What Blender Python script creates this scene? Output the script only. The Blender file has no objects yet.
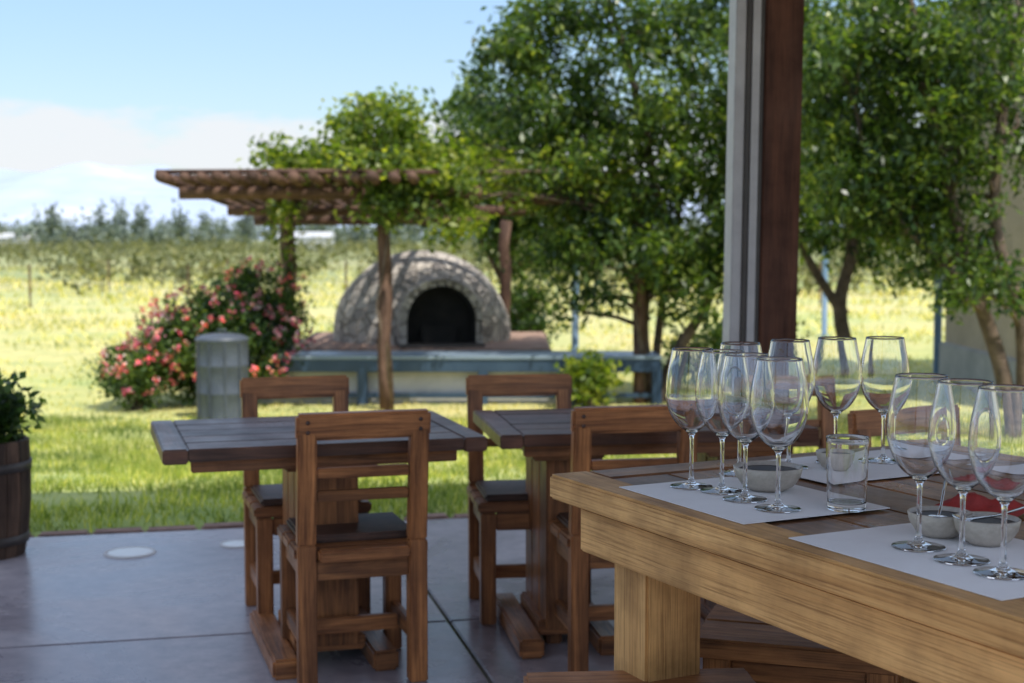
import bpy, bmesh, math, random
import numpy as np
from mathutils import Matrix, Vector, Euler, noise
random.seed(7); rng=np.random.default_rng(11)
R=math.radians
scene=bpy.context.scene
# ------------------------------------------------------------------ materials
def newmat(name):
    m=bpy.data.materials.new(name); m.use_nodes=True
    nt=m.node_tree; nt.nodes.clear()
    out=nt.nodes.new('ShaderNodeOutputMaterial'); b=nt.nodes.new('ShaderNodeBsdfPrincipled')
    nt.links.new(b.outputs[0],out.inputs[0])
    return m,nt,b,out
def N(nt,t,**kw):
    n=nt.nodes.new(t)
    for k,v in kw.items():
        if k in n.inputs: n.inputs[k].default_value=v
        else: setattr(n,k,v)
    return n
def ramp(nt,src,stops):
    r=nt.nodes.new('ShaderNodeValToRGB'); el=r.color_ramp.elements
    while len(el)<len(stops): el.new(0.5)
    for e,(p,c) in zip(el,stops):
        e.position=p; e.color=(c[0],c[1],c[2],1)
    nt.links.new(src,r.inputs[0]); return r
def mul(nt,a,b,fac=1.0,mode='MULTIPLY'):
    m=nt.nodes.new('ShaderNodeMix'); m.data_type='RGBA'; m.blend_type=mode
    m.inputs[0].default_value=fac
    nt.links.new(a,m.inputs[6]); nt.links.new(b,m.inputs[7]); return m.outputs[2]
def bump(nt,b,h,strength=.3,dist=.01):
    n=nt.nodes.new('ShaderNodeBump'); n.inputs['Strength'].default_value=strength; n.inputs['Distance'].default_value=dist
    nt.links.new(h,n.inputs['Height']); nt.links.new(n.outputs[0],b.inputs['Normal'])
def wood(name,c1,c2,rough=.5,coat=0,var=.35,spec=.4,dist=1.1,sx=2.2,sy=26,gr=.5,wear=0):
    m,nt,b,o=newmat(name)
    tc=nt.nodes.new('ShaderNodeTexCoord')
    mp=N(nt,'ShaderNodeMapping'); mp.inputs['Scale'].default_value=(sx,sy,1); nt.links.new(tc.outputs['UV'],mp.inputs[0])
    n1=N(nt,'ShaderNodeTexNoise',Scale=1.0,Detail=7.0,Roughness=.6,Distortion=dist); nt.links.new(mp.outputs[0],n1.inputs['Vector'])
    r1=ramp(nt,n1.outputs[0],[(.3,c1),(.52,[(a+b2)/2 for a,b2 in zip(c1,c2)]),(.72,c2)])
    mp2=N(nt,'ShaderNodeMapping'); mp2.inputs['Scale'].default_value=(5,240,1); nt.links.new(tc.outputs['UV'],mp2.inputs[0])
    n2=N(nt,'ShaderNodeTexNoise',Scale=1.0,Detail=4.0,Roughness=.65); nt.links.new(mp2.outputs[0],n2.inputs['Vector'])
    r2=ramp(nt,n2.outputs[0],[(.34,(gr,gr*.9,gr*.8)),(.5,(.95,.95,.95)),(.8,(1.1,1.1,1.1))])
    c=mul(nt,r1.outputs[0],r2.outputs[0])
    g=nt.nodes.new('ShaderNodeNewGeometry')
    r3=ramp(nt,g.outputs['Random Per Island'],[(0,(1-var,)*3),(1,(1+var*.6,1+var*.55,1+var*.5))])
    c=mul(nt,c,r3.outputs[0])
    n3=N(nt,'ShaderNodeTexNoise',Scale=5.0,Detail=5.0,Roughness=.6); nt.links.new(tc.outputs['Object'],n3.inputs['Vector'])
    r4=ramp(nt,n3.outputs[0],[(.3,(.6-wear,.56-wear,.54-wear)),(.6,(1.1,1.06,1.02))])
    c=mul(nt,c,r4.outputs[0])
    mk=N(nt,'ShaderNodeMapping'); mk.inputs['Scale'].default_value=(1.6,7,1); nt.links.new(tc.outputs['UV'],mk.inputs[0])
    vk=N(nt,'ShaderNodeTexVoronoi',Scale=1.0); nt.links.new(mk.outputs[0],vk.inputs['Vector'])
    rk=ramp(nt,vk.outputs['Distance'],[(.03,(.25,.2,.18)),(.085,(1,1,1))]); c=mul(nt,c,rk.outputs[0],.8)
    nt.links.new(c,b.inputs['Base Color'])
    rr=ramp(nt,n3.outputs[0],[(.3,(rough+.18,)*3),(.7,(rough-.06,)*3)])
    nt.links.new(rr.outputs[0],b.inputs['Roughness']); b.inputs['Specular IOR Level'].default_value=spec
    b.inputs['Coat Weight'].default_value=coat; b.inputs['Coat Roughness'].default_value=.25
    bump(nt,b,n2.outputs[0],.35,.003)
    return m
def stucco(name,c1,c2,scale=6,rough=.85,bs=.3,bd=.01,metal=0,detail=6):
    m,nt,b,o=newmat(name)
    tc=nt.nodes.new('ShaderNodeTexCoord')
    n1=N(nt,'ShaderNodeTexNoise',Scale=float(scale),Detail=float(detail),Roughness=.65); nt.links.new(tc.outputs['Object'],n1.inputs['Vector'])
    r1=ramp(nt,n1.outputs[0],[(.32,c1),(.68,c2)]); nt.links.new(r1.outputs[0],b.inputs['Base Color'])
    b.inputs['Roughness'].default_value=rough; b.inputs['Metallic'].default_value=metal
    n2=N(nt,'ShaderNodeTexNoise',Scale=float(scale*9),Detail=3.0); nt.links.new(tc.outputs['Object'],n2.inputs['Vector'])
    bump(nt,b,n2.outputs[0],bs,bd)
    return m
def leafmat(name,stops,trans=.45,rough=.45):
    m,nt,b,o=newmat(name)
    g=nt.nodes.new('ShaderNodeNewGeometry')
    r=ramp(nt,g.outputs['Random Per Island'],stops)
    tc=nt.nodes.new('ShaderNodeTexCoord')
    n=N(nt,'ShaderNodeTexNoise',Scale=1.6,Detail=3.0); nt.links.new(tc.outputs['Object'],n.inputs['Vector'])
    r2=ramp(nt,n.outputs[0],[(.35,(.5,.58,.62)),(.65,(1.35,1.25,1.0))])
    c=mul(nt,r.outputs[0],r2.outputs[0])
    nt.links.new(c,b.inputs['Base Color']); b.inputs['Roughness'].default_value=rough
    t=nt.nodes.new('ShaderNodeBsdfTranslucent')
    hs=N(nt,'ShaderNodeMix',data_type='RGBA',blend_type='MULTIPLY'); hs.inputs[0].default_value=1
    nt.links.new(c,hs.inputs[6]); hs.inputs[7].default_value=(2.1,2.1,.7,1)
    nt.links.new(hs.outputs[2],t.inputs[0])
    mx=nt.nodes.new('ShaderNodeMixShader'); mx.inputs[0].default_value=trans
    nt.links.new(b.outputs[0],mx.inputs[1]); nt.links.new(t.outputs[0],mx.inputs[2]); nt.links.new(mx.outputs[0],o.inputs[0])
    return m
# ------------------------------------------------------------------ mesh builder
class MB:
    def __init__(s): s.v=[];s.f=[];s.uv=[];s.m=[];s.s=[]
    def add(s,verts,faces,uvs,mi,smooth):
        o=len(s.v); s.v+=verts
        for f,u in zip(faces,uvs):
            s.f.append([i+o for i in f]); s.uv.append(u); s.m.append(mi); s.s.append(smooth)
    def box(s,size,M=None,mi=0,bev=.004):
        if M is None: M=Matrix.Identity(4)
        bm=bmesh.new(); bmesh.ops.create_cube(bm,size=1)
        for v in bm.verts: v.co=Vector((v.co.x*size[0],v.co.y*size[1],v.co.z*size[2]))
        if bev>0:
            bmesh.ops.bevel(bm,geom=bm.edges[:],offset=min(bev,min(size)*.3),segments=2,affect='EDGES')
        a=max(range(3),key=lambda i:size[i]); ox,oy=random.random()*20,random.random()*20
        bm.verts.index_update(); bm.normal_update()
        F=[];U=[]
        for f in bm.faces:
            n=f.normal; k=max(range(3),key=lambda i:abs(n[i]))
            if k==a: ax=[i for i in range(3) if i!=k]; u0,v0=ax
            else: u0=a; v0=[i for i in range(3) if i not in (a,k)][0]
            F.append([v.index for v in f.verts]); U.append([(v.co[u0]+ox,v.co[v0]+oy+k*.37) for v in f.verts])
        s.add([tuple(M@v.co) for v in bm.verts],F,U,mi,False); bm.free()
    def seg(s,p,q,w,t,mi=0,bev=.004,up=(0,0,1)):
        p=Vector(p);q=Vector(q);d=(q-p);L=d.length;d.normalize()
        u=Vector(up); x=u.cross(d)
        if x.length<1e-3: x=Vector((1,0,0))
        x.normalize(); y=d.cross(x)
        M=Matrix(((x.x,y.x,d.x,0),(x.y,y.y,d.y,0),(x.z,y.z,d.z,0),(0,0,0,1))); M.translation=(p+q)/2
        s.box((w,t,L),M,mi,bev)
    def lathe(s,prof,seg=40,M=None,mi=0,smooth=True,wob=0):
        if M is None: M=Matrix.Identity(4)
        V=[];F=[];U=[]; rings=[]
        for r,z in prof:
            if r<1e-6: rings.append([len(V)]); V.append(tuple(M@Vector((0,0,z))))
            else:
                rings.append(list(range(len(V),len(V)+seg)))
                for i in range(seg):
                    a=2*math.pi*i/seg; rr=r*(1+wob*math.sin(3*a+z*9)); V.append(tuple(M@Vector((rr*math.cos(a),rr*math.sin(a),z))))
        for a,b in zip(rings[:-1],rings[1:]):
            for i in range(seg):
                j=(i+1)%seg
                if len(a)==1 and len(b)==1: continue
                if len(a)==1: f=[a[0],b[j],b[i]]
                elif len(b)==1: f=[a[i],a[j],b[0]]
                else: f=[a[i],a[j],b[j],b[i]]
                F.append(f); U.append([(V[k][2],.2*math.atan2(V[k][1]-M.translation.y,V[k][0]-M.translation.x)) for k in f])
        s.add(V,F,U,mi,smooth)
    def tube(s,pts,rad,seg=7,mi=0):
        pts=[Vector(p) for p in pts]; V=[];F=[];U=[]
        n=len(pts)
        for i,p in enumerate(pts):
            d=(pts[min(i+1,n-1)]-pts[max(i-1,0)]).normalized()
            x=d.cross(Vector((.3,.9,.1))); x.normalize(); y=d.cross(x)
            for k in range(seg):
                a=2*math.pi*k/seg; V.append(tuple(p+(x*math.cos(a)+y*math.sin(a))*rad[i]))
        ou=random.random()*20
        for i in range(n-1):
            for k in range(seg):
                j=(k+1)%seg
                F.append([i*seg+k,i*seg+j,(i+1)*seg+j,(i+1)*seg+k]); U.append([(ou+i*.3,k*.02),(ou+i*.3,k*.02+.02),(ou+i*.3+.3,k*.02+.02),(ou+i*.3+.3,k*.02)])
        F.append(list(range(seg))[::-1]);U.append([(ou,0)]*seg)
        F.append([(n-1)*seg+k for k in range(seg)]);U.append([(ou,0)]*seg)
        s.add(V,F,U,mi,True)
    def obj(s,name,mats,M=None,parent=None,recalc=False):
        me=bpy.data.meshes.new(name); me.from_pydata(s.v,[],s.f)
        uvl=me.uv_layers.new(name='UVMap')
        flat=[c for u in s.uv for p in u for c in p]
        uvl.data.foreach_set('uv',flat)
        me.polygons.foreach_set('material_index',s.m); me.polygons.foreach_set('use_smooth',s.s)
        for m in mats: me.materials.append(m)
        if recalc:
            bm=bmesh.new(); bm.from_mesh(me); bmesh.ops.remove_doubles(bm,verts=bm.verts,dist=1e-6); bmesh.ops.recalc_face_normals(bm,faces=bm.faces); bm.to_mesh(me); bm.free()
        me.update()
        o=bpy.data.objects.new(name,me); scene.collection.objects.link(o)
        if M is not None: o.matrix_world=M
        if parent: o.parent=parent
        return o
def T(x,y,z,rz=0): return Matrix.Translation((x,y,z))@Matrix.Rotation(rz,4,'Z')
def empty(name,loc=(0,0,0)):
    e=bpy.data.objects.new(name,None); e.empty_display_size=.2; scene.collection.objects.link(e); return e
def inst(o,M):
    c=bpy.data.objects.new(o.name.split('.')[0],o.data); scene.collection.objects.link(c); c.matrix_world=M; return c
def quads(name,V,mats,mi=None,parent=None):
    n=len(V)//4
    me=bpy.data.meshes.new(name); me.vertices.add(4*n); me.vertices.foreach_set('co',V.astype(np.float32).ravel())
    me.loops.add(4*n); me.loops.foreach_set('vertex_index',np.arange(4*n,dtype=np.int32))
    me.polygons.add(n); me.polygons.foreach_set('loop_start',np.arange(0,4*n,4,dtype=np.int32))
    me.update(calc_edges=True); me.validate()
    for m in mats: me.materials.append(m)
    o=bpy.data.objects.new(name,me); scene.collection.objects.link(o)
    if parent: o.parent=parent
    return o
def unit(a): return a/np.maximum(np.linalg.norm(a,axis=1,keepdims=True),1e-6)
def leaves(P,L,W,bias=(0,0,-.3),flat=.5):
    n=len(P); d=unit(rng.normal(size=(n,3))+np.array(bias)); nn=unit(rng.normal(size=(n,3))+np.array((0,0,flat*2)))
    s=unit(np.cross(d,nn)); up=np.cross(s,d)
    L=L*rng.uniform(.6,1.3,(n,1)); W=W*rng.uniform(.7,1.2,(n,1))
    V=np.empty((n,4,3)); V[:,0]=P; V[:,1]=P+d*L*.45+s*W*.5+up*W*.15; V[:,2]=P+d*L; V[:,3]=P+d*L*.45-s*W*.5+up*W*.15
    return V.reshape(-1,3)
def blades(P,H,W,lean=.35):
    n=len(P); d=unit(np.concatenate([rng.normal(0,lean,(n,2)),np.ones((n,1))],1)); a=rng.uniform(0,math.pi,n)
    s=np.stack([np.cos(a),np.sin(a),np.zeros(n)],1)
    H=H*rng.uniform(.5,1.3,(n,1)); W=W*rng.uniform(.6,1.2,(n,1))
    V=np.empty((n,4,3)); V[:,0]=P-s*W*.5; V[:,1]=P+s*W*.5; V[:,2]=P+d*H+s*W*.12; V[:,3]=P+d*H-s*W*.12
    return V.reshape(-1,3)
def gz(Y):
    Y=np.asarray(Y,float); t=np.clip((Y-5.8)/6.5,0,1); return -.02-.43*t*t*(3-2*t)

# ------------------------------------------------------------------ material set
W_side=wood('wood_honey',(.48,.25,.085),(.78,.47,.19),.45,0,.12,.3,.35,1.1,20,.55,.06)
W_top=wood('wood_table_top',(.15,.058,.024),(.50,.25,.105),.28,0,.3,.45,.6,1.6,22,.4,.15)
W_chair=wood('wood_chair',(.12,.042,.016),(.60,.25,.088),.40,.1,.36,.4)
W_dark=wood('wood_dark_top',(.045,.022,.016),(.20,.085,.05),.32,0,.3,.4)
W_post=wood('wood_post',(.07,.027,.016),(.20,.078,.042),.6,0,.12,.3,.4,1.2,18)
W_log=wood('wood_log',(.07,.045,.038),(.22,.135,.10),.8,0,.35,.2)
W_ceil=wood('wood_ceiling',(.30,.20,.12),(.55,.40,.26),.7,0,.2,.2)  # pale boards so the unseen roof bounces light down
W_barrel=wood('wood_barrel',(.05,.03,.022),(.17,.10,.065),.7,0,.4)
W_stool=wood('wood_stool',(.16,.065,.025),(.48,.22,.08),.5,0,.2,.3)
steel_white=stucco('steel_painted',(.46,.42,.41),(.58,.54,.52),8,.5,.1)
steel_dark=stucco('steel_dark',(.05,.04,.035),(.09,.07,.06),8,.5,.1)
leather=stucco('seat_dark',(.04,.02,.014),(.11,.05,.033),14,.5,.3,.003)
paper=stucco('paper',(.74,.70,.68),(.80,.77,.75),9,.8,.08,.001)
ceramic=stucco('ceramic',(.32,.27,.22),(.54,.47,.40),30,.4,.3,.003)
ceramic_in=stucco('sauce',(.012,.014,.02),(.035,.035,.045),20,.45,.1,.002)
redcloth=stucco('red_napkin',(.22,.015,.012),(.36,.03,.025),30,.7,.3,.002)
metal=stucco('cutlery',(.5,.5,.5),(.6,.6,.6),5,.18,.02,.001,1)
m,nt,b,o=newmat('glass'); glass=m
b.inputs['Base Color'].default_value=(1,1,1,1); b.inputs['Roughness'].default_value=0; b.inputs['IOR'].default_value=1.5; b.inputs['Transmission Weight'].default_value=1
bark=stucco('bark',(.08,.055,.04),(.24,.17,.125),9,.9,.8,.03)
L_tree=leafmat('tree_leaf',[(0,(.022,.048,.014)),(.45,(.052,.102,.024)),(.8,(.11,.175,.038)),(1,(.25,.31,.08))],.42,.36)  # dark shade and bright highlights are put into the leaf colour range
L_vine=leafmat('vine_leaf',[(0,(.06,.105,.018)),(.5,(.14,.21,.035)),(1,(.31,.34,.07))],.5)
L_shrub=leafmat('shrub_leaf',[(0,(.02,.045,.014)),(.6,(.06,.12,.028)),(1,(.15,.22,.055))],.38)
L_orch=leafmat('orchard_leaf',[(0,(.09,.10,.05)),(.6,(.15,.16,.08)),(1,(.25,.24,.13))],.3,.8)
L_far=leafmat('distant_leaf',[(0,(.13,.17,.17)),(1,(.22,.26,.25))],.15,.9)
L_grass=leafmat('grass_blade',[(0,(.14,.20,.04)),(.6,(.29,.35,.08)),(1,(.54,.52,.20))],.35,.6)
L_dry=leafmat('dry_grass',[(0,(.27,.30,.09)),(.5,(.56,.51,.21)),(1,(.76,.69,.40))],.35,.8)
F_pink=leafmat('petal',[(0,(.62,.05,.15)),(.4,(.76,.18,.32)),(.75,(.82,.42,.54)),(1,(.85,.75,.76))],.3,.6)

# ------------------------------------------------------------------ ground
m,nt,b,o=newmat('ground_mat')
g=nt.nodes.new('ShaderNodeNewGeometry'); sp=nt.nodes.new('ShaderNodeSeparateXYZ'); nt.links.new(g.outputs['Position'],sp.inputs[0])
n1=N(nt,'ShaderNodeTexNoise',Scale=.35,Detail=5.0); nt.links.new(g.outputs['Position'],n1.inputs['Vector'])
n2=N(nt,'ShaderNodeTexNoise',Scale=3.0,Detail=8.0,Roughness=.7); nt.links.new(g.outputs['Position'],n2.inputs['Vector'])
ma=N(nt,'ShaderNodeMath',operation='MULTIPLY_ADD'); nt.links.new(n1.outputs[0],ma.inputs[0]); ma.inputs[1].default_value=14; nt.links.new(sp.outputs['Y'],ma.inputs[2])
mr=N(nt,'ShaderNodeMapRange'); mr.inputs['From Min'].default_value=6; mr.inputs['From Max'].default_value=71; nt.links.new(ma.outputs[0],mr.inputs[0])
r1=ramp(nt,mr.outputs[0],[(0,(.17,.24,.05)),(.09,(.33,.37,.10)),(.17,(.54,.50,.20)),(.6,(.60,.53,.26)),(1,(.36,.36,.18))])
r2=ramp(nt,n2.outputs[0],[(.3,(.55,.66,.55)),(.5,(.95,.95,.9)),(.7,(1.15,1.05,1.0))])
n4=N(nt,'ShaderNodeTexNoise',Scale=.12,Detail=6.0,Roughness=.65); nt.links.new(g.outputs['Position'],n4.inputs['Vector'])
r5=ramp(nt,n4.outputs[0],[(.36,(.68,.86,.70)),(.6,(1.05,1.0,1.0))])
c=mul(nt,mul(nt,r1.outputs[0],r2.outputs[0]),r5.outputs[0]); nt.links.new(c,b.inputs['Base Color']); b.inputs['Roughness'].default_value=.95
bump(nt,b,n2.outputs[0],.6,.05); gmat=m
ys=[-60,-20,-4,3,5.8]+[5.8+i*.5 for i in range(1,15)]+[14,16,20,30,60,120,250,600,1500,4000,9000]
xs=[-9000,-3000,-1000,-300,-100,-40,-20,-10,-5,0,5,10,20,40,100,300,1000,3000,9000]
V=[(x,y,float(gz(y))) for y in ys for x in xs]; nx=len(xs)
F=[[j*nx+i,j*nx+i+1,(j+1)*nx+i+1,(j+1)*nx+i] for j in range(len(ys)-1) for i in range(nx-1)]
me=bpy.data.meshes.new('ground'); me.from_pydata(V,[],F); me.materials.append(gmat)
me.polygons.foreach_set('use_smooth',[True]*len(F))
o=bpy.data.objects.new('ground',me); scene.collection.objects.link(o)
n=100000; X=rng.uniform(-5.2,5.2,n); Y=6.0+7.5*rng.random(n)**1.2
dn=np.sin(X*2.1+Y*1.3)+np.sin(X*4.7-Y*3.1)*.7+np.sin(X*.9+Y*5.3)*.5+rng.normal(0,.8,n)
k=(Y>6.42+.231*X+.14)&(np.abs(X)<Y*.42+.3)&(dn>-.9); X=X[k];Y=Y[k];dn=dn[k]
P=np.stack([X,Y,gz(Y)],1); quads('lawn_grass',blades(P,(.042+.012*np.clip(dn,0,2))[:,None],.012),[L_grass])
n=42000; Y=12.5+75*rng.random(n)**2.2; X=rng.uniform(-.42,.42,n)*Y
cl=np.sin(X*1.3+Y*.7)+np.sin(X*.6-Y*1.1)+rng.normal(0,.7,n); k=(cl>0)|(Y<20)&(rng.random(n)<.5); X=X[k];Y=Y[k]
sc=np.clip((Y-11)/30,.15,1)[:,None]
P=np.stack([X,Y,gz(Y)],1); quads('field_grass',blades(P,.25*sc,.035*np.clip(Y/20,.6,2.5)[:,None],.7),[L_dry])

# ------------------------------------------------------------------ patio
PA=R(13); PM=Matrix.Translation((-.2,6.35,0))@Matrix.Rotation(PA,4,'Z')
m,nt,b,o=newmat('polished_concrete'); conc=m
tc=nt.nodes.new('ShaderNodeTexCoord')
n1=N(nt,'ShaderNodeTexNoise',Scale=1.1,Detail=8.0,Roughness=.65,Distortion=.6); nt.links.new(tc.outputs['Object'],n1.inputs['Vector'])
r1=ramp(nt,n1.outputs[0],[(.3,(.22,.19,.21)),(.5,(.35,.31,.33)),(.7,(.50,.445,.45))])
n2=N(nt,'ShaderNodeTexNoise',Scale=14.0,Detail=6.0,Roughness=.7); nt.links.new(tc.outputs['Object'],n2.inputs['Vector'])
r2=ramp(nt,n2.outputs[0],[(.3,(.70,.70,.73)),(.65,(1.08,1.06,1.04))])
g=nt.nodes.new('ShaderNodeNewGeometry'); r3=ramp(nt,g.outputs['Random Per Island'],[(0,(.86,.86,.88)),(1,(1.08,1.07,1.05))])
nt.links.new(mul(nt,mul(nt,r1.outputs[0],r2.outputs[0]),r3.outputs[0]),b.inputs['Base Color'])
rr=ramp(nt,n1.outputs[0],[(.35,(.20,)*3),(.65,(.42,)*3)]); nt.links.new(rr.outputs[0],b.inputs['Roughness'])
bump(nt,b,n2.outputs[0],.12,.004)
mb=MB()
tile=1.7
for i in range(-5,5):
    for j in range(0,7):
        x0=-.4+i*tile; mb.box((tile-.012,tile-.012,.12),T(x0+tile/2,-tile/2-j*tile,-.06),0,.004)
mb.box((16.8,11.6,.05),T(.2,-5.95,-.0450),1,0)
grout=stucco('joint_dark',(.07,.065,.065),(.11,.10,.10),8)
mb.obj('patio',[conc,grout],PM)
brick=stucco('edging_brick',(.16,.09,.07),(.34,.21,.16),12,.9,.5)
mb=MB()
for i in range(70):
    mb.box((.21+random.uniform(-.015,.01),.1,.1),T(-7.6+i*.225,.062+random.uniform(-.006,.006),-.045+random.uniform(-.006,.006),random.uniform(-.03,.03)),0,.012)
mb.obj('brick_edging',[brick],PM)
fleck_mat=stucco('fleck_white',(.74,.74,.72),(.8,.8,.78),10,.4,.05)
def fleck_disc(x,y,s=1):  # white ringed discs stand in for sun flecks on the patio
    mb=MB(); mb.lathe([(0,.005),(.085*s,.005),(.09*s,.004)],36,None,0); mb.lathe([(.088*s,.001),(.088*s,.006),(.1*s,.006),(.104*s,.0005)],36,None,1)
    mb.obj('sun_fleck_disc',[fleck_mat,steel_white],T(x,y,0))
fleck_disc(-1.53,5.62); fleck_disc(-1.13,5.78,.7)
# ------------------------------------------------------------------ near table
def TB(s,t,z=0,rz=0):
    return Matrix.Translation((.071,2.72,0))@Matrix(((.452,.892,0,0),(-.892,.452,0,0),(0,0,1,0),(0,0,0,1)))@Matrix.Translation((s,t,z))@Matrix.Rotation(rz,4,'Z')
mb=MB(); zt=.80; th=.048; Lt=2.4; Wt=.96
mb.box((Lt,.085,th),T(Lt/2,.0425,zt-th/2),0,.005)
mb.box((Lt,.085,th),T(Lt/2,Wt-.0425,zt-th/2),0,.005)
npl=6; w=(Wt-.17)/npl
for i in range(npl):
    mb.box((Lt-.17,w-.003,th-.004),T(Lt/2,.085+w*(i+.5),zt-th/2-.0015+random.uniform(-.0008,.0008)),1,.003)
for sx in (.0425,Lt-.0425): mb.box((.085,Wt-.172,th-.001),T(sx,Wt/2,zt-th/2),1,.004)
ah=.085; gp=.009
for t in (.05,Wt-.05): mb.box((Lt-.12,.03,ah),T(Lt/2,t,zt-th-ah/2-gp),0,.004)
for sx in (.08,Lt-.08): mb.box((.03,Wt-.14,ah-.002),T(sx,Wt/2,zt-th-ah/2-gp),0,.003)
mb.box((Lt-.16,Wt-.16,gp-.002),T(Lt/2,Wt/2,zt-th-gp/2),2,0)  # dark filler sheet stands in for the shadow line under the slab
for sx in (.19,Lt-.19):
    for t in (.127,Wt-.127): mb.box((.12,.12,zt-th-gp-.002),T(sx,t,(zt-th-gp-.002)/2),0,.006)
mb.obj('long_wooden_table',[W_side,W_top,W_post],TB(0,0))
def mat(s,t,a,b2,rz=0):
    mb=MB(); mb.box((a,b2,.0012),T(0,0,.0006),0,0); mb.obj('paper_placemat',[paper],TB(s,t,zt+.0008,rz))
mat(.385,.19,.38,.30); mat(.90,.19,.42,.30,.01); mat(.20,.60,.28,.40,.02); mat(.62,.80,.40,.27,-.02); mat(1.2,.8,.4,.27)
def catmull(P,k=5):
    out=[]
    for i in range(len(P)-1):
        p0=P[max(i-1,0)];p1=P[i];p2=P[i+1];p3=P[min(i+2,len(P)-1)]
        for j in range(k):
            t=j/k
            out.append(tuple(max(0,.5*((2*p1[c])+(-p0[c]+p2[c])*t+(2*p0[c]-5*p1[c]+4*p2[c]-p3[c])*t*t+(-p0[c]+3*p1[c]-3*p2[c]+p3[c])*t**3)) for c in (0,1)))
    out.append(P[-1]); return out
stem=catmull([(.038,.0005),(.0385,.0018),(.035,.003),(.015,.006),(.0065,.012),(.0042,.025),(.0036,.055),(.0036,.08),(.0048,.094),(.012,.103),(.027,.115),(.040,.135),(.0475,.160),(.0485,.180),(.0462,.205),(.0415,.230),(.0375,.252)],5)
inn=catmull([(.0364,.252),(.0404,.230),(.0451,.205),(.0474,.180),(.0464,.160),(.0388,.136),(.0256,.117),(.011,.1065),(0.0,.105)],5)
prof=[(0,0.0)]+[(.03,0.0)]+stem+[(.0370,.2527)]+inn
prof[-1]=(0,prof[-1][1])
mb=MB(); mb.lathe(prof,56)
gpos=[(.258,.155),(.323,.176),(.406,.166),(.503,.162),(.182,.316),(.161,.45),(.152,.574),(.185,.669),(.834,.163),(.927,.156),(1.013,.146),(.74,.76),(.66,.88)]
g0=mb.obj('wine_glass',[glass],TB(*gpos[0],zt+.0024),recalc=True)
for s,t in gpos[1:]:
    inst(g0,TB(s,t,zt+.0024,random.random()*6))
pf=[(0,0),(.015,0),(.028,0),(.0298,.0001),(.0308,.0006),(.0314,.0018),(.0316,.004)]
for i in range(1,12): pf.append((.0316+.0039*i/12,.004+.116*i/12))
pf+=[(.03555,.1205),(.0354,.1218),(.0349,.1222),(.0344,.1218),(.0342,.1205)]
for i in range(1,12): pf.append((.0342-.0034*i/12,.1205-.105*i/12))
pf+=[(.0306,.0155),(.0302,.0135),(.029,.0123),(.027,.012),(.015,.012),(0,.012)]
mb=MB(); mb.lathe(pf,64)
mb.obj('water_tumbler',[glass],TB(.555,.264,zt+.0024),recalc=True)
def bowl(s,t,r=.055,h=.045,fill=True,cut=True,rz=.4):
    mb=MB(); mb.lathe([(0,0),(r*.5,0),(r*.74,h*.22),(r*.93,h*.6),(r,h),(r*.97,h+.0015),(r*.93,h),(r*.86,h*.62),(r*.66,h*.3),(0,h*.25)],40,None,0,wob=.012)
    if fill: mb.lathe([(0,h*.86),(r*.5,h*.87),(r*.905,h*.85),(r*.86,h*.6)],32,None,1,wob=.012)
    if cut:
        M=Matrix.Rotation(rz,4,'Z')
        p=[(-.03,0,h*.92),(.02,0,h+.006),(.06,0,h+.02),(.10,0,h+.032)]
        mb.tube([M@Vector(q) for q in p],[.0022,.002,.002,.003],8,2)
        mb.lathe([(0,0),(.012,.001),(.015,.005),(.012,.006),(0,.0035)],20,M@Matrix.Translation((-.037,0,h*.87))@Matrix.Rotation(.3,4,'Y'),2)
    mb.obj('ceramic_bowl',[ceramic,ceramic_in,metal],TB(s,t,zt+.0024),recalc=False)
bowl(.343,.262,.062,.042,True,False); bowl(.785,.25,.048,.036,True,True,2.3); bowl(.86,.27,.048,.038,True,True,1.0)
bowl(.70,.60,.05,.04,True,False); bowl(.22,.52,.04,.035,True,False)
V=[];F=[];nn=22
for j in range(nn):
    for i in range(nn):
        x=(i/(nn-1)-.5)*.14; y=(j/(nn-1)-.5)*.10; e=1-max(abs(x)/.07,abs(y)/.05)
        V.append((x,y,.004+max(0,min(1,e*2.2))*(.018+.020*noise.noise(Vector((x*28,y*28,2)))+.010*noise.noise(Vector((x*70,y*60,5))))))
F=[[j*nn+i,j*nn+i+1,(j+1)*nn+i+1,(j+1)*nn+i] for j in range(nn-1) for i in range(nn-1)]
mb=MB(); mb.add(V,F,[[(0,0)]*4 for _ in F],0,True); mb.obj('red_napkin',[redcloth],TB(.66,.46,zt+.0005,.5))
# ------------------------------------------------------------------ chairs
mb=MB(); cw=.37; H=.78; sh=.41
for sx in (-1,1):
    x=sx*(cw/2-.028)
    mb.seg((x,.0,0),(x,.0,sh),.052,.05,0,.004,(0,1,0))
    mb.seg((x,.0,sh),(x,-.035,H-.05),.052,.04,0,.004,(0,1,0))
    mb.seg((x,.335,0),(x,.335,sh-.045),.05,.05,0,.004,(0,1,0))
    mb.box((.026,.285,.05),T(x,.168,.13),0,.004)
    mb.box((.028,.285,.055),T(x,.168,sh-.075),0,.004)
mb.box((cw+.005,.036,.075),Matrix.Translation((0,-.037,H-.038))@Matrix.Rotation(.1,4,'X'),0,.008)
mb.box((cw-.11,.022,.03),Matrix.Translation((0,-.022,.61))@Matrix.Rotation(.1,4,'X'),0,.004)
mb.box((cw-.11,.022,.03),Matrix.Translation((0,-.014,.545))@Matrix.Rotation(.1,4,'X'),0,.004)
mb.box((cw-.108,.028,.055),T(0,.335,sh-.075),0,.004); mb.box((cw-.108,.028,.055),T(0,.0,sh-.075),0,.004)
mb.box((cw-.1,.026,.045),T(0,.168,.131),0,.004)
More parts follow.
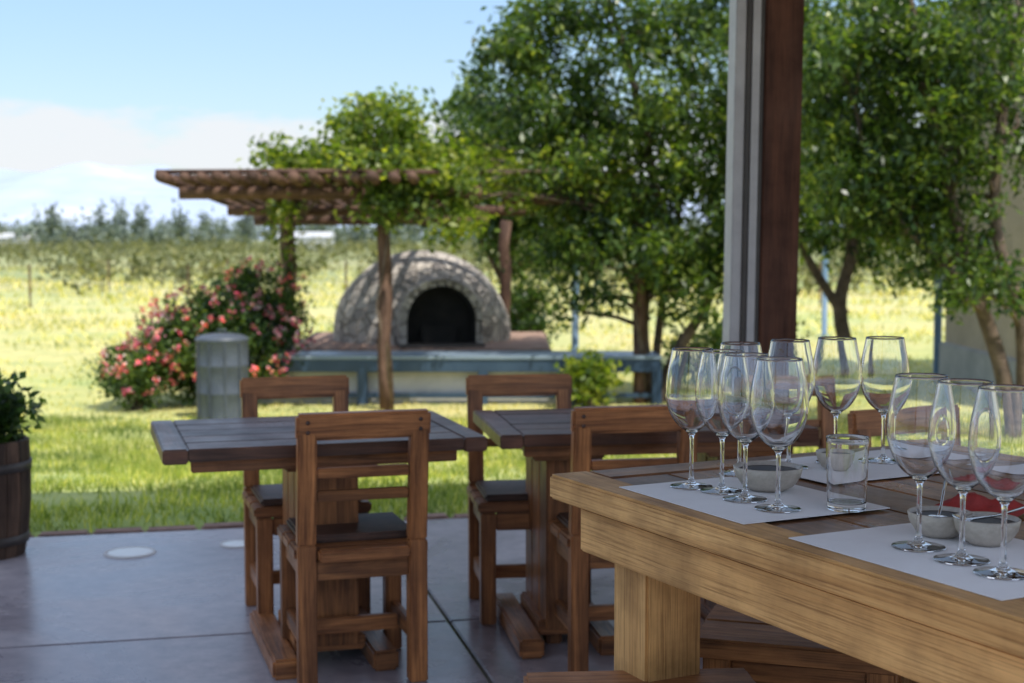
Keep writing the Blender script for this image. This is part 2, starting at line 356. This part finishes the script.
for i in range(3): mb.box((cw+.01,.116,.034),T(0,.055+i*.119,sh-.027),0,.006)
mb.box((cw-.115,.05,.033),T(0,-.03,sh-.027),0,.006)
mb.box((cw-.04,.29,.022),T(0,.19,sh+.002),1,.010)
for sx in (-1,1):
    for z in (H-.025,H-.052): mb.lathe([(0,.003),(.005,.0025),(.006,0)],10,Matrix.Translation((sx*(cw/2-.028),-.058,z))@Matrix.Rotation(R(90),4,'X'),1)
ch=mb.obj('wooden_chair',[W_chair,leather],T(-.42,3.93,0,R(17)))
for x,y,a in [(.345,4.06,R(11)),(-.74,4.86,R(197)),(.03,4.93,R(188)),(1.12,3.95,R(205)),(1.55,3.2,R(243)),(.95,4.9,R(190))]:
    inst(ch,T(x,y,0,a))
def table(x,y,rz,Lx,D,z,peds):
    mb=MB(); n=5; w=D/n
    for i in range(n): mb.box((Lx-.14,w-.002,.036),T(Lx/2,w*(i+.5),z-.018+random.uniform(-.0006,.0006)),0,.003)
    for sx in (.035,Lx-.035): mb.box((.068,D+.004,.042),T(sx,D/2,z-.0205),0,.004)
    mb.box((Lx-.16,.03,.035),T(Lx/2,.06,z-.056),1,.003); mb.box((Lx-.16,.03,.035),T(Lx/2,D-.06,z-.056),1,.003)
    for px,wd in peds:
        for i in range(3): mb.box((wd,.125,z-.15),T(px,D/2-.13+i*.13,(z-.15)/2+.06),1,.006)
        mb.box((wd+.1,.48,.05),T(px,D/2,z-.066),1,.006)
        for sx in (-1,1):
            mb.box((.075,.58,.06),T(px+sx*(wd/2+.06),D/2,.031),1,.008)
        mb.box((wd+.04,.36,.05),T(px,D/2,.066),1,.006)
    mb.obj('square_wooden_table',[W_dark,W_chair],T(x,y,0,rz))
table(-.95,3.83,R(17),.92,.66,.68,[(.48,.17)])
table(-.035,4.13,R(9),.98,.62,.68,[(.22,.12),(.76,.12)])
def stool(x,y,rz,Lx=.42,D=.28,h=.45):
    mb=MB()
    for i in range(2): mb.box((Lx,D/2-.003,.04),T(0,-D/4+i*D/2,h-.02),0,.006)
    for sx in (-1,1):
        for sy in (-1,1): mb.box((.055,.055,h-.04),T(sx*(Lx/2-.05),sy*(D/2-.045),(h-.04)/2),0,.004)
        mb.box((.03,D-.15,.04),T(sx*(Lx/2-.05),0,.15),0,.004)
    for sy in (-1,1): mb.box((Lx-.156,.024,.06),T(0,sy*(D/2-.045),h-.075),0,.004)
    mb.obj('wooden_stool',[W_stool],T(x,y,0,rz))
stool(.24,2.47,R(4)); stool(.60,2.86,R(-18),.42,.3,.46)
# ------------------------------------------------------------------ post & unseen roof
mb=MB()
mb.box((.145,.13,2.9),T(.055,0,1.45),0,.006)
mb.box((.012,.12,2.9),T(-.027,0,1.45),2,.001)
mb.box((.030,.012,2.9),T(-.050,-.055,1.45),1,.001); mb.box((.030,.012,2.9),T(-.050,.055,1.45),1,.001)
mb.box((.018,.12,2.9),T(-.078,0,1.45),2,.002)
mb.box((.040,.11,2.9),T(-.108,0,1.45),1,.004)
mb.box((.28,.22,.05),T(0,0,.025),2,.004)
PT=Matrix.Translation((.93,5.4,0))@Matrix.Rotation(R(.6),4,'Y')@Matrix.Rotation(R(6),4,'Z')
po=mb.obj('wooden_post',[W_post,steel_white,steel_dark],PT)
inst(po,T(3.6,6.35,0,R(4))); inst(po,T(-1.0,-.2,0,R(13))); inst(po,T(4.2,.9,0,R(13)))
mb=MB()
mb.box((6.4,.16,.22),T(1.45,-1.18,2.86+.12),0,.006)
mb.box((6.4,.16,.22),T(1.45,-5.9,2.86+.12),0,.006)
for i in range(11): mb.box((.08,6.2,.14),T(-1.6+i*.6,-3.1,3.17),0,.004)
for i in range(32): mb.box((6.5,.19,.025),T(1.45,-6.15+i*.1935,3.255),1,.002)
mb.obj('unseen_shade_roof',[W_post,W_ceil],PM)  # unseen roof, added and sized to keep the patio in shade
# ------------------------------------------------------------------ barrel planter
mb=MB(); nst=18
for i in range(nst):
    a0=2*math.pi*i/nst; a1=2*math.pi*(i+.94)/nst
    zs=[0,.1,.22,.34,.46]; rs=[.150,.168,.178,.180,.176]
    V=[];
    for z,r in zip(zs,rs):
        for a in (a0,a1): V.append((r*math.cos(a),r*math.sin(a),z))
    for z,r in zip(zs[::-1],rs[::-1]):
        for a in (a0,a1): V.append(((r-.02)*math.cos(a),(r-.02)*math.sin(a),z))
    F=[]
    for j in range(0,18,2): F.append([j,j+1,j+3,j+2])
    F.append([18,19,1,0])
    for j in range(4): F.append([2*j,2*j+2,16-2*j,18-2*j]); F.append([2*j+1,19-2*j,17-2*j,2*j+3])
    U=[[(V[q][2]+i*.7,math.atan2(V[q][1],V[q][0])*.18+i*.3) for q in f] for f in F]
    mb.add(V,F,U,0,False)
for z,r in ((.07,.166),(.36,.182)): mb.lathe([(r-.004,z-.018),(r+.001,z-.018),(r+.003,z+.018),(r-.003,z+.018)],36,None,1)
mb.lathe([(0,.41),(.158,.41)],24,None,2)
soil=stucco('soil',(.03,.02,.015),(.07,.05,.035),20,.95,.8)
band=stucco('iron_band',(.06,.055,.05),(.12,.10,.09),12,.5,.2,.003,.6)
pl=empty('barrel_planter')
mb.obj('barrel',[W_barrel,band,soil],T(-2.10,5.6,0),parent=pl)
C=np.array([-2.11,5.6,.56])+rng.normal(0,1,(80,3))*np.array([.085,.085,.06])
P=np.repeat(C,30,0)+rng.normal(0,.032,(80*30,3)); quads('planter_foliage',leaves(P,.05,.03,(0,0,.2)),[L_shrub],parent=pl)
# ------------------------------------------------------------------ oven + platform
m,nt,b,o=newmat('oven_stone'); ost=m
tc=nt.nodes.new('ShaderNodeTexCoord')
vo=N(nt,'ShaderNodeTexVoronoi',Scale=6.5,feature='DISTANCE_TO_EDGE'); nt.links.new(tc.outputs['Object'],vo.inputs['Vector'])
vc=N(nt,'ShaderNodeTexVoronoi',Scale=6.5); nt.links.new(tc.outputs['Object'],vc.inputs['Vector'])
r1=ramp(nt,vc.outputs['Color'],[(.1,(.26,.23,.21)),(.5,(.40,.36,.32)),(.9,(.56,.50,.44))])
r2=ramp(nt,vo.outputs[0],[(.02,(.42,.40,.38)),(.06,(1,1,1))])
nt.links.new(mul(nt,r1.outputs[0],r2.outputs[0]),b.inputs['Base Color']); b.inputs['Roughness'].default_value=.9
bump(nt,b,r2.outputs[0],.8,.03)
soot_and_hollow=stucco('soot_and_hollow',(.008,.007,.007),(.02,.018,.016),6,.95)
plaster=stucco('grey_plaster',(.34,.34,.34),(.50,.49,.48),3,.9,.3)
redbrick=stucco('platform_brick',(.25,.14,.10),(.42,.29,.22),9,.9,.6,.02)
slate=stucco('slate_top',(.17,.23,.29),(.25,.31,.37),3,.4,.15,.004)
bluep=stucco('blue_paint',(.02,.045,.085),(.04,.075,.125),3,.45,.15,.004)
ov=empty('clay_oven')
mb=MB()
pr=[(1.08,0)]+[(1.08*math.cos(t),.06+1.03*math.sin(t)) for t in [i*math.pi/2/14 for i in range(15)]]; pr[-1]=(0,1.09)
mb.lathe(pr,56,T(-1.1,17.3,.04),0,wob=.008)
d=Vector((.18,-1,0)).normalized(); rt=Vector((1,.18,0)).normalized(); cM=Vector((-.86,16.35,.05))
def arch(r0,r1,y0,y1,n,mi,gap=0,leg=.30):
    for i in range(n):
        a0=math.pi*i/n+gap; a1=math.pi*(i+1)/n-gap
        V=[]
        for yy in (y0,y1):
            for r,a in ((r0,a0),(r1,a0),(r1,a1),(r0,a1)):
                V.append(tuple(cM+rt*(r*math.cos(a))+Vector((0,0,leg+r*math.sin(a)))+d*yy))
        F=[[0,1,2,3],[7,6,5,4],[0,4,5,1],[1,5,6,2],[2,6,7,3],[3,7,4,0]]
        mb.add(V,F,[[(0,0),(.1,0),(.1,.1),(0,.1)]]*6,mi,False)
arch(.39,.47,-.4,.40,13,0,.012)
M=Matrix(((rt.x,d.x,0,0),(rt.y,d.y,0,0),(0,0,1,0),(0,0,0,1)))
for sx in (-1,1): mb.box((.078,.8,.30),Matrix.Translation(cM+rt*(sx*.43)+Vector((0,0,.15)))@M,0,.01)
arch(.0,.388,.12,.15,12,1)  # flat dark panel stands in for the shade inside the oven mouth
mb.box((.776,.03,.30),Matrix.Translation(cM+d*.135+Vector((0,0,.149)))@M,1,0)
arch(.370,.388,.18,.405,16,1)
for sx in (-1,1): mb.box((.016,.22,.30),Matrix.Translation(cM+rt*(sx*.380)+d*.29+Vector((0,0,.15)))@M,1,0)
mb.box((.40,.02,.22),Matrix.Translation(cM+d*.25+rt*(-.02)+Vector((0,0,.12)))@M,1,.006)
mb.box((.95,.45,.035),Matrix.Translation(cM+d*.30+Vector((0,0,.022)))@M,2,.004)
mb.obj('dome',[ost,soot_and_hollow,band],None,parent=ov)
mb=MB()
mb.box((2.9,2.9,.36),T(-1.05,17.2,-.27),1,.01)
for r_ in range(3):
    x=-2.55
    while x<.42:
        w_=random.uniform(.2,.27); mb.box((w_-.012,.14,.066),T(x+w_/2,15.72+random.uniform(-.005,.005),-.131+r_*.075),0,.008); x+=w_
mb.box((3.0,2.84,.14),T(-1.07,17.21,-.02),0,.01)
mb.obj('platform',[redbrick,plaster],None,parent=ov)
mb=MB()
mb.box((4.45,.66,.04),T(-.68,14.95,.04),0,.006)
mb.box((4.44,.05,.13),T(-.68,14.66,-.046),2,.004)
mb.box((3.5,.45,.44),T(-1.05,14.98,-.235),1,.01)
for x in (-2.8,-1.55,-.3,.6,1.5): mb.box((.10,.10,.44),T(x,14.68,-.24),2,.006)
mb.box((4.4,.04,.05),T(-.68,14.70,-.36),2,.004)
mb.obj('garden_counter',[slate,plaster,bluep])
galv=stucco('grey_drum',(.045,.055,.072),(.085,.10,.125),4,.45,.2,.004)
mb=MB(); q=1.2
mb.lathe([(0,0),(.2*q,0),(.208*q,.01),(.205*q,.03),(.205*q,.24),(.212*q,.255),(.205*q,.27),(.205*q,.50),(.212*q,.515),(.205*q,.53),(.205*q,.74),(.213*q,.755),(.206*q,.775),(.16*q,.80),(.08*q,.815),(0,.82)],40)
for a_ in (-.9,-.3,.3,.9): mb.box((.02,.012,.70),Matrix.Rotation(a_,4,'Z')@T(0,-.252,.38),0,.003)
mb.tube([(-.04,0,.815),(-.035,0,.85),(.035,0,.85),(.04,0,.815)],[.008]*4,8)
mb.obj('metal_drum',[galv],T(-2.76,13.5,-.45))
# ------------------------------------------------------------------ pergola
mb=MB()
def logpost(x,y,z0,z1,r=.07):
    n=7; pts=[(x+random.uniform(-.02,.02),y+random.uniform(-.02,.02),z0+(z1-z0)*i/(n-1)) for i in range(n)]
    mb.tube(pts,[r*random.uniform(.9,1.1) for _ in pts],10,0)
for x,y,z in ((-1.27,14.2,1.72),(1.33,14.8,1.66),(-2.6,16.6,1.60),(-.09,18.3,1.5),(-2.9,18.3,1.5)): logpost(x,y,-.46,z,.072)
mb.tube([(-3.3+i*.5,14.2,1.72+random.uniform(-.01,.01)) for i in range(7)],[.062]*7,10,0)
mb.tube([(-3.3+i*.5,18.3,1.50+random.uniform(-.01,.01)) for i in range(7)],[.062]*7,10,0)
mb.tube([(-3.3,16.6,1.59),(-1,16.6,1.59),(.3,16.6,1.59)],[.06]*3,10,0)
mb.tube([(-.1,14.8,1.67),(1.6,14.8,1.67)],[.06]*2,10,0)
x=-3.35
while x<-.85:
    r=random.uniform(.040,.052); e=13.6+random.uniform(-.14,.14)
    mb.tube([(x,e,1.855),(x+.01,15,1.785),(x,17,1.685),(x,18.8,1.595)],[r*1.15,r,r,r],8,0); x+=.165+random.uniform(0,.05)
for k in range(10):
    y=13.85+k*.52; zz=1.855-(y-13.6)*.05+.065
    mb.tube([(-3.45,y,zz),(-2.2,y+.01,zz+.008),(-.7,y,zz)],[.024]*3,6,0)
mb.obj('pergola',[W_log])
def cloud(ells,n,k,spread):
    C=[]
    tot=sum(e[3] for e in ells)
    for c,r,_,w in ells:
        m_=int(n*w/tot); u=unit(rng.normal(size=(m_,3)))*(rng.random((m_,1))**.42)
        C.append(np.array(c)+u*np.array(r))
    C=np.concatenate(C); sz=rng.uniform(.5,1.25,(len(C),1))
    P=np.repeat(C,k,0)+rng.normal(size=(len(C)*k,3))*np.array([1,1,.75])*spread*np.repeat(sz,k,0)
    return C,P
vn=empty('climbing_vine')
C,P=cloud([((-1.6,14.9,2.08),(1.0,1.2,.20),0,3),((-1.3,14.6,2.34),(.6,.6,.40),0,2.2),((-.5,14.6,1.98),(.6,.9,.3),0,1.8),((-1.15,14.0,1.65),(.32,.3,.40),0,1.4),((-2.3,14.4,1.98),(.5,.5,.16),0,.7),((.6,14.9,1.85),(1.0,.6,.4),0,2.2),((-.6,14.1,1.5),(.3,.3,.4),0,.9),((-2.6,16.3,1.4),(.2,.2,.4),0,.4)],215,52,.11)
quads('vine_foliage',leaves(P,.085,.06),[L_vine],parent=vn)
mb=MB()
for k in range(26):
    c=C[random.randrange(len(C))]; b0=random.choice([(-1.27,14.2),(-1.27,14.2),(-2.6,16.6),(1.33,14.8)])
    mb.tube([(b0[0]+.06,b0[1]-.06,-.4+random.random()*.5),(b0[0]-.07,b0[1]-.07,.6),(b0[0]+.06,b0[1]-.06,1.4),tuple((np.array([b0[0],b0[1],1.9])+c)/2),tuple(c)],[.016,.015,.013,.01,.005],5,0)
for k in range(30):
    c=C[random.randrange(len(C))]; q=c+rng.normal(size=3)*np.array([.2,.2,.12])+np.array([0,0,.05]); mb.tube([tuple(c),tuple((c+q)/2+rng.normal(size=3)*.04),tuple(q)],[.008,.006,.003],4,0)
mb.obj('vine_stems',[bark],None,parent=vn)
# ------------------------------------------------------------------ trees
def catmull3(P,k=5):
    P=[Vector(p) for p in P]; out=[]
    for i in range(len(P)-1):
        p0=P[max(i-1,0)];p1=P[i];p2=P[i+1];p3=P[min(i+2,len(P)-1)]
        for j in range(k):
            t=j/k; out.append(.5*((2*p1)+(-p0+p2)*t+(2*p0-5*p1+4*p2-p3)*t*t+(-p0+3*p1-3*p2+p3)*t**3))
    out.append(P[-1]); return out
def tree(name,stems,ells,n,k,spread,leafL,leafW,mat_,bias=(0,0,-.5)):
    e=empty(name); C,P=cloud(ells,n,k,spread)
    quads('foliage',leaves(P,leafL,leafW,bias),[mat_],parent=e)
    mb=MB(); nodes=[]
    for pts,r0,r1 in stems:
        pp=catmull3(pts,5); n_=len(pp); rr=[r0+(r1-r0)*(i/(n_-1))**.8 for i in range(n_)]; rr[0]*=1.3
        mb.tube(pp,rr,9,0)
        for i in range(n_//4,n_): nodes.append((Vector(pp[i]),rr[i]))
    idx=list(range(len(C))); random.shuffle(idx)
    for i in idx[:int(len(C)*.75)]:
        c=Vector(C[i]); best=min(nodes,key=lambda q:(q[0]-c).length+(1.5 if q[0].z>c.z-.05 else 0)+random.random()*.3)
        p=best[0]; mid=(p+c)/2+Vector((random.uniform(-.1,.1),random.uniform(-.1,.1),random.uniform(-.02,.16)))
        r=min(best[1]*.5,.028); L=[p,p.lerp(mid,.5)+Vector((0,0,.03)),mid,mid.lerp(c,.5)+Vector((0,0,.02)),c]
        mb.tube(L,[r,r*.85,r*.65,r*.45,r*.25],5,0)
        if i%2==0: nodes.append((mid,r*.65))
    mb.obj('trunk_and_branches',[bark],None,parent=e); return e
tree('tree',[
 ([(1.50,15.0,-.46),(1.38,15.0,.2),(1.42,15.0,.9),(1.5,15,1.7),(1.3,15.1,2.8),(1.0,15.1,3.8)],.085,.03),
 ([(1.55,15.0,-.46),(1.75,14.9,.1),(2.05,14.9,.6),(2.2,14.9,1.2),(2.4,14.9,2.2),(2.6,15,3.2)],.075,.025),
 ([(1.42,15.0,.4),(1.15,14.9,1.0),(.8,14.9,1.6),(.4,15,2.4)],.045,.015),
 ([(1.5,15.1,-.4),(1.62,15.3,.6),(1.8,15.4,1.5),(1.9,15.4,2.8)],.055,.02)],
 [((1.6,15.0,3.3),(1.65,1.3,1.1),0,6.2),((1.0,14.9,2.1),(1.05,.9,.85),0,3.7),((2.3,15,1.9),(.9,.9,1.0),0,3.3),((.75,14.8,1.1),(.55,.5,.65),0,1.6),((.25,15,2.9),(.75,.7,.8),0,2.8),((2.0,14.7,.9),(.7,.5,.5),0,1.1),((1.4,14.6,1.2),(.7,.5,.45),0,1.2)],
 325,86,.14,.112,.047,L_tree)
tree('tree',[
 ([(-.15,20.2,-.46),(-.1,20.2,.6),(.05,20.2,1.6),(-.2,20.2,2.7)],.09,.03),([(-.1,20.2,.6),(-.5,20.1,1.4),(-.8,20.2,2.2)],.05,.02)],
 [((-.25,20,2.5),(.85,.9,1.15),0,5),((.35,20,1.6),(.8,.8,1.0),0,3),((-.75,20.0,1.9),(.45,.6,.7),0,1.8)],
 130,85,.18,.145,.065,L_shrub)
tree('tree',[
 ([(4.35,18,-.46),(4.15,18,.4),(4.3,18,1.3),(4.0,18,2.6),(3.8,18,3.9)],.11,.04),([(4.2,18,.3),(3.7,18,1.1),(3.4,18,2.0),(3.1,18,3)],.07,.025)],
 [((4.0,18,3.5),(1.9,1.4,1.3),0,5.5),((3.4,18,2.2),(1.0,1.0,1.1),0,3),((4.6,18,1.8),(1.0,.9,.9),0,2)],
 180,82,.19,.145,.062,L_tree)
tree('tree',[
 ([(4.35,12.2,-.46),(4.2,12.2,.2),(3.95,12.2,.9),(3.75,12.2,1.6),(3.5,12.2,2.6),(3.3,12.2,3.6)],.085,.03),
 ([(4.4,12.2,-.46),(4.35,12.1,.5),(4.1,12.1,1.4),(4.15,12.1,2.4),(4.3,12,3.4)],.075,.03),
 ([(4.45,12.3,-.46),(4.6,12.3,.5),(4.5,12.3,1.5),(4.6,12.3,2.6)],.06,.03),
 ([(3.98,12.2,.8),(3.6,12.1,1.1),(3.1,12.2,1.7),(2.9,12.2,2.5)],.04,.015)],
 [((3.3,12.2,2.8),(1.0,1.0,.9),0,5),((4.1,12.2,2.7),(.7,1.0,1.0),0,2.8),((3.0,12.3,1.9),(.55,.6,.6),0,2.4),((3.65,12.2,1.6),(.6,.6,.6),0,2.2),((3.8,12,.9),(.6,.5,.35),0,.9)],
 255,84,.125,.092,.040,L_tree)
def shrub(name,c,r,n,k,mat_,L=.07,W=.035,flowers=0,spread=.09):
    e=empty(name); C,P=cloud([(c,r,0,1)],n,k,spread); P[:,2]=np.maximum(P[:,2],-.42)
    quads('foliage',leaves(P,L,W,(0,0,.3)),[mat_],parent=e)
    mb=MB()
    for i in range(0,len(C),3):
        mb.tube([(c[0]+random.uniform(-.2,.2)*r[0],c[1]+random.uniform(-.2,.2),-.46),tuple((C[i]+np.array([c[0],c[1],-.3]))/2),tuple(C[i])],[.014,.01,.005],5,0)
    mb.obj('branches',[bark],None,parent=e)
    if flowers:
        u=unit(rng.normal(size=(flowers*3,3))); u=u[(u[:,1]<.35)&(u[:,2]>-.55)][:flowers]
        Cf=np.array(c)+u*np.array(r)*rng.uniform(.95,1.25,(len(u),1)); Cf[:,2]=np.maximum(Cf[:,2],-.35)
        Pf=np.repeat(Cf,9,0)+rng.normal(0,.015,(len(Cf)*9,3))
        quads('flowers',leaves(Pf,.048,.04,(0,-.5,.3)),[F_pink],parent=e)
shrub('flowering_bush',(-3.1,14.7,.12),(.8,.6,.55),190,70,L_shrub,.075,.036,115)
shrub('flowering_bush',(-2.75,15.3,.38),(.5,.4,.6),80,70,L_shrub,.075,.036,55)
shrub('flowering_bush',(-3.75,14.3,-.1),(.38,.4,.30),50,65,L_shrub,.07,.034,40)
shrub('broadleaf_shrub',(.75,14.3,-.17),(.26,.25,.24),28,36,L_vine,.10,.06)
shrub('broadleaf_shrub',(2.5,16.5,-.1),(.9,.5,.4),60,50,L_shrub,.09,.05)
shrub('broadleaf_shrub',(.2,19.6,.1),(.5,.5,.6),60,50,L_shrub,.1,.05)
pole=stucco('blue_steel',(.10,.18,.27),(.15,.24,.34),5,.5)
for x,y,h in ((.89,20,2.6),(5.4,18,2.4),(5.5,25,2.6)):
    mb=MB(); mb.lathe([(0,0),(.13,0),(.13,.02),(.05,.03),(.05,h),(.06,h+.01),(.06,h+.05),(0,h+.06)],16); mb.obj('steel_pole',[pole],T(x,y,-.46))
# ------------------------------------------------------------------ building right
adobe=stucco('adobe_wall',(.40,.33,.25),(.54,.45,.35),2.5,.9,.5,.02)
dark=stucco('window_dark',(.02,.025,.03),(.03,.035,.04),3,.1)
tile_m=stucco('roof_tile',(.22,.10,.06),(.34,.17,.10),8,.85,.5)
bd=empty('adobe_building')
mb=MB(); mb.box((6,3.6,5.6),T(8.30,15.6,2.33),0,.03); mb.box((6.1,3.7,.45),T(8.30,15.6,-.22),2,.02)
mb.obj('walls',[adobe,dark,plaster],None,parent=bd)
mb=MB()
for x in (6.8,9.4):
    for z in (1.1,3.6):
        mb.box((1.1,.06,1.3),T(x,13.79,z),1,.0); mb.box((1.3,.1,.1),T(x,13.77,z-.7),0,.01); mb.box((1.3,.1,.12),T(x,13.77,z+.71),0,.01)
        for s_ in (-.58,.58): mb.box((.07,.09,1.3),T(x+s_,13.77,z),0,.005)
        mb.box((.04,.07,1.28),T(x,13.78,z),0,.002)
mb.obj('windows',[W_log,dark],None,parent=bd)
mb=MB(); mb.box((6.8,4.4,.16),T(8.35,15.6,5.22),0,.02); mb.obj('roof',[tile_m],None,parent=bd)
# ------------------------------------------------------------------ orchard, distant trees, sheds, mountains
PP=[]
for row in range(16):
    y=44+row*7+ (row*row)*.25; nn=int(y*.9/1.6)
    for i in range(nn):
        x=-y*.45+i*1.6*1.0+random.uniform(-.3,.3)
        if random.random()<.22: continue
        hh=random.uniform(.7,1.25)*(1.15 if row>4 else .75); k=42
        PP.append(np.array([x,y+random.uniform(-.5,.5),-.45+hh*.7])+rng.normal(size=(k,3))*np.array([.42,.35,hh*.36]))
P=np.concatenate(PP); P[:,2]=np.maximum(P[:,2],-.4); quads('orchard',leaves(P,.34,.2,(0,0,.3)),[L_orch])
mb=MB()
for y in (36,48):
    for i in range(int(y*.9/4)): mb.box((.045,.045,1.1),T(-y*.45+i*4,y,.08),0,.005)
    for z in (.25,.55): mb.box((y*.9,.006,.006),T(0,y-.035,z),0,0)
mb.obj('trellis_fence',[W_log])
PP=[]
for i in range(240):
    y=random.uniform(230,330); x=random.uniform(-.42,.42)*y; 
    tall=random.random()<.2
    h=random.uniform(6.5,9) if tall else random.uniform(3.5,6.0); w=h*(random.choice([.13,.16]) if tall else random.choice([.35,.42])); k=240 if tall else 150
    PP.append(np.array([x,y,-.45+h*.5])+rng.normal(size=(k,3))*np.array([w*.5,w*.5,h*.22]))
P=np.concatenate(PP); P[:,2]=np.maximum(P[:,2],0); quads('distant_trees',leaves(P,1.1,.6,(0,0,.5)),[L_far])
white=stucco('shed_white',(.42,.43,.44),(.52,.52,.52),.6,.7)
def shed(x,y,w,d_,h):
    mb=MB(); mb.box((w,d_,h),T(0,0,h/2),0,.02)
    V=[(-w/2-.2,-d_/2-.2,h),(w/2+.2,-d_/2-.2,h),(w/2+.2,d_/2+.2,h),(-w/2-.2,d_/2+.2,h),(-w/2-.2,0,h+.9),(w/2+.2,0,h+.9)]
    F=[[0,1,5,4],[2,3,4,5],[0,4,3],[1,2,5]]; mb.add(V,F,[[(0,0)]*len(f) for f in F],0,False)
    for i in range(3): mb.box((w*.12,.06,h*.55),T(-w*.3+i*w*.3,-d_/2-.02,h*.3),1,0)
    mb.obj('farm_shed',[white,dark],T(x,y,-.45))
shed(-32,222,8,6,2.1); shed(-82,235,6.5,6,2.0)
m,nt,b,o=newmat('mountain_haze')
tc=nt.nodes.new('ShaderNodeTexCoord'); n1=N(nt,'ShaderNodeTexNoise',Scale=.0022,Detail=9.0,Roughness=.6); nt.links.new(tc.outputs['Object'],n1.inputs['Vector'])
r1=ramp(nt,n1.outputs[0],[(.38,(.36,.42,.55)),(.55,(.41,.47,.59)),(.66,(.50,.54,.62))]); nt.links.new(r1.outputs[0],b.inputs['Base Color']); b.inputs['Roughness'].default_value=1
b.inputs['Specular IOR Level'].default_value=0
V=[];F=[];nu=200;nv=16
for j in range(nv):
    for i in range(nu):
        x=-6500+13000*i/(nu-1); t=j/(nv-1)
        hh=370+60*noise.fractal(Vector((x*.0014,3.1,0)),1.0,2.0,6)+ (-.035*x)
        z=hh*t*(.94+.12*noise.noise(Vector((x*.003,t*4,1))))
        V.append((x,6500+2200*t+300*noise.noise(Vector((x*.002,t*3,5))),z if j else -2))
F=[[j*nu+i,j*nu+i+1,(j+1)*nu+i+1,(j+1)*nu+i] for j in range(nv-1) for i in range(nu-1)]
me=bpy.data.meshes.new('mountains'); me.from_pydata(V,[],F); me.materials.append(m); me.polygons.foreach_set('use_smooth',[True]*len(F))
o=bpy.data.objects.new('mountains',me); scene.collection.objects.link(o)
# ------------------------------------------------------------------ world + sun
SD=Vector((.55,-.62,0)).normalized(); EL=R(60)
sv=Vector((SD.x*math.cos(EL),SD.y*math.cos(EL),math.sin(EL)))
w=bpy.data.worlds.new('World'); scene.world=w; w.use_nodes=True; nt=w.node_tree; nt.nodes.clear()
out=nt.nodes.new('ShaderNodeOutputWorld'); bg=nt.nodes.new('ShaderNodeBackground'); bg.inputs[1].default_value=.15
sky=nt.nodes.new('ShaderNodeTexSky'); sky.sky_type='NISHITA'; sky.sun_disc=False; sky.sun_elevation=EL; sky.sun_rotation=math.atan2(SD.x,SD.y)
sky.air_density=1.0; sky.dust_density=.7; sky.ozone_density=2.0
nt.links.new(sky.outputs[0],bg.inputs[0])
tc=nt.nodes.new('ShaderNodeTexCoord'); sp=nt.nodes.new('ShaderNodeSeparateXYZ'); nt.links.new(tc.outputs['Generated'],sp.inputs[0])
vr=ramp(nt,sp.outputs['Z'],[(0,(.0,.0,.02)),(.06,(.02,.03,.06)),(.16,(.07,.12,.22)),(.4,(.36,.40,.47)),(.7,(.50,.54,.60))])  # added to the sky, strongest overhead out of view, to lift the shade
fill_veil=nt.nodes.new('ShaderNodeBackground'); nt.links.new(vr.outputs[0],fill_veil.inputs[0]); fill_veil.inputs[1].default_value=1
addv=nt.nodes.new('ShaderNodeAddShader'); nt.links.new(bg.outputs[0],addv.inputs[0]); nt.links.new(fill_veil.outputs[0],addv.inputs[1])
mp=nt.nodes.new('ShaderNodeMapping'); mp.inputs['Scale'].default_value=(12,12,42); nt.links.new(tc.outputs['Generated'],mp.inputs[0])
nz=N(nt,'ShaderNodeTexNoise',Scale=1.0,Detail=10.0,Roughness=.6); nt.links.new(mp.outputs[0],nz.inputs['Vector'])
band_=ramp(nt,sp.outputs['Z'],[(0.0,(.2,)*3),(.04,(.36,)*3),(.056,(.56,)*3),(.078,(.50,)*3),(.1,(.14,)*3),(.2,(.0,)*3)])
ad=N(nt,'ShaderNodeMath',operation='ADD'); nt.links.new(nz.outputs[0],ad.inputs[0]); nt.links.new(band_.outputs[0],ad.inputs[1])
rm=ramp(nt,ad.outputs[0],[(.80,(0,)*3),(.99,(.92,)*3)])
bc=nt.nodes.new('ShaderNodeBackground'); bc.inputs[0].default_value=(.93,.96,1,1); bc.inputs[1].default_value=.96
mx=nt.nodes.new('ShaderNodeMixShader'); nt.links.new(rm.outputs[0],mx.inputs[0]); nt.links.new(addv.outputs[0],mx.inputs[1]); nt.links.new(bc.outputs[0],mx.inputs[2]); nt.links.new(mx.outputs[0],out.inputs[0])
sl=bpy.data.lights.new('sun','SUN'); sl.energy=5.0; sl.angle=R(.5); sl.color=(1,.95,.86)
so=bpy.data.objects.new('sun',sl); so.rotation_euler=(-sv).to_track_quat('-Z','Y').to_euler(); scene.collection.objects.link(so)
# ------------------------------------------------------------------ camera
cd=bpy.data.cameras.new('camera'); cd.lens=50; cd.sensor_width=36; cd.clip_end=30000; cd.clip_start=.05
cd.dof.use_dof=True; cd.dof.focus_distance=2.4; cd.dof.aperture_fstop=5.6
co=bpy.data.objects.new('camera',cd); co.location=(0,0,1.25); co.rotation_euler=(R(90-4.08),0,0); scene.collection.objects.link(co)
scene.camera=co
scene.view_settings.view_transform='Standard'; scene.view_settings.look='None'; scene.view_settings.exposure=0
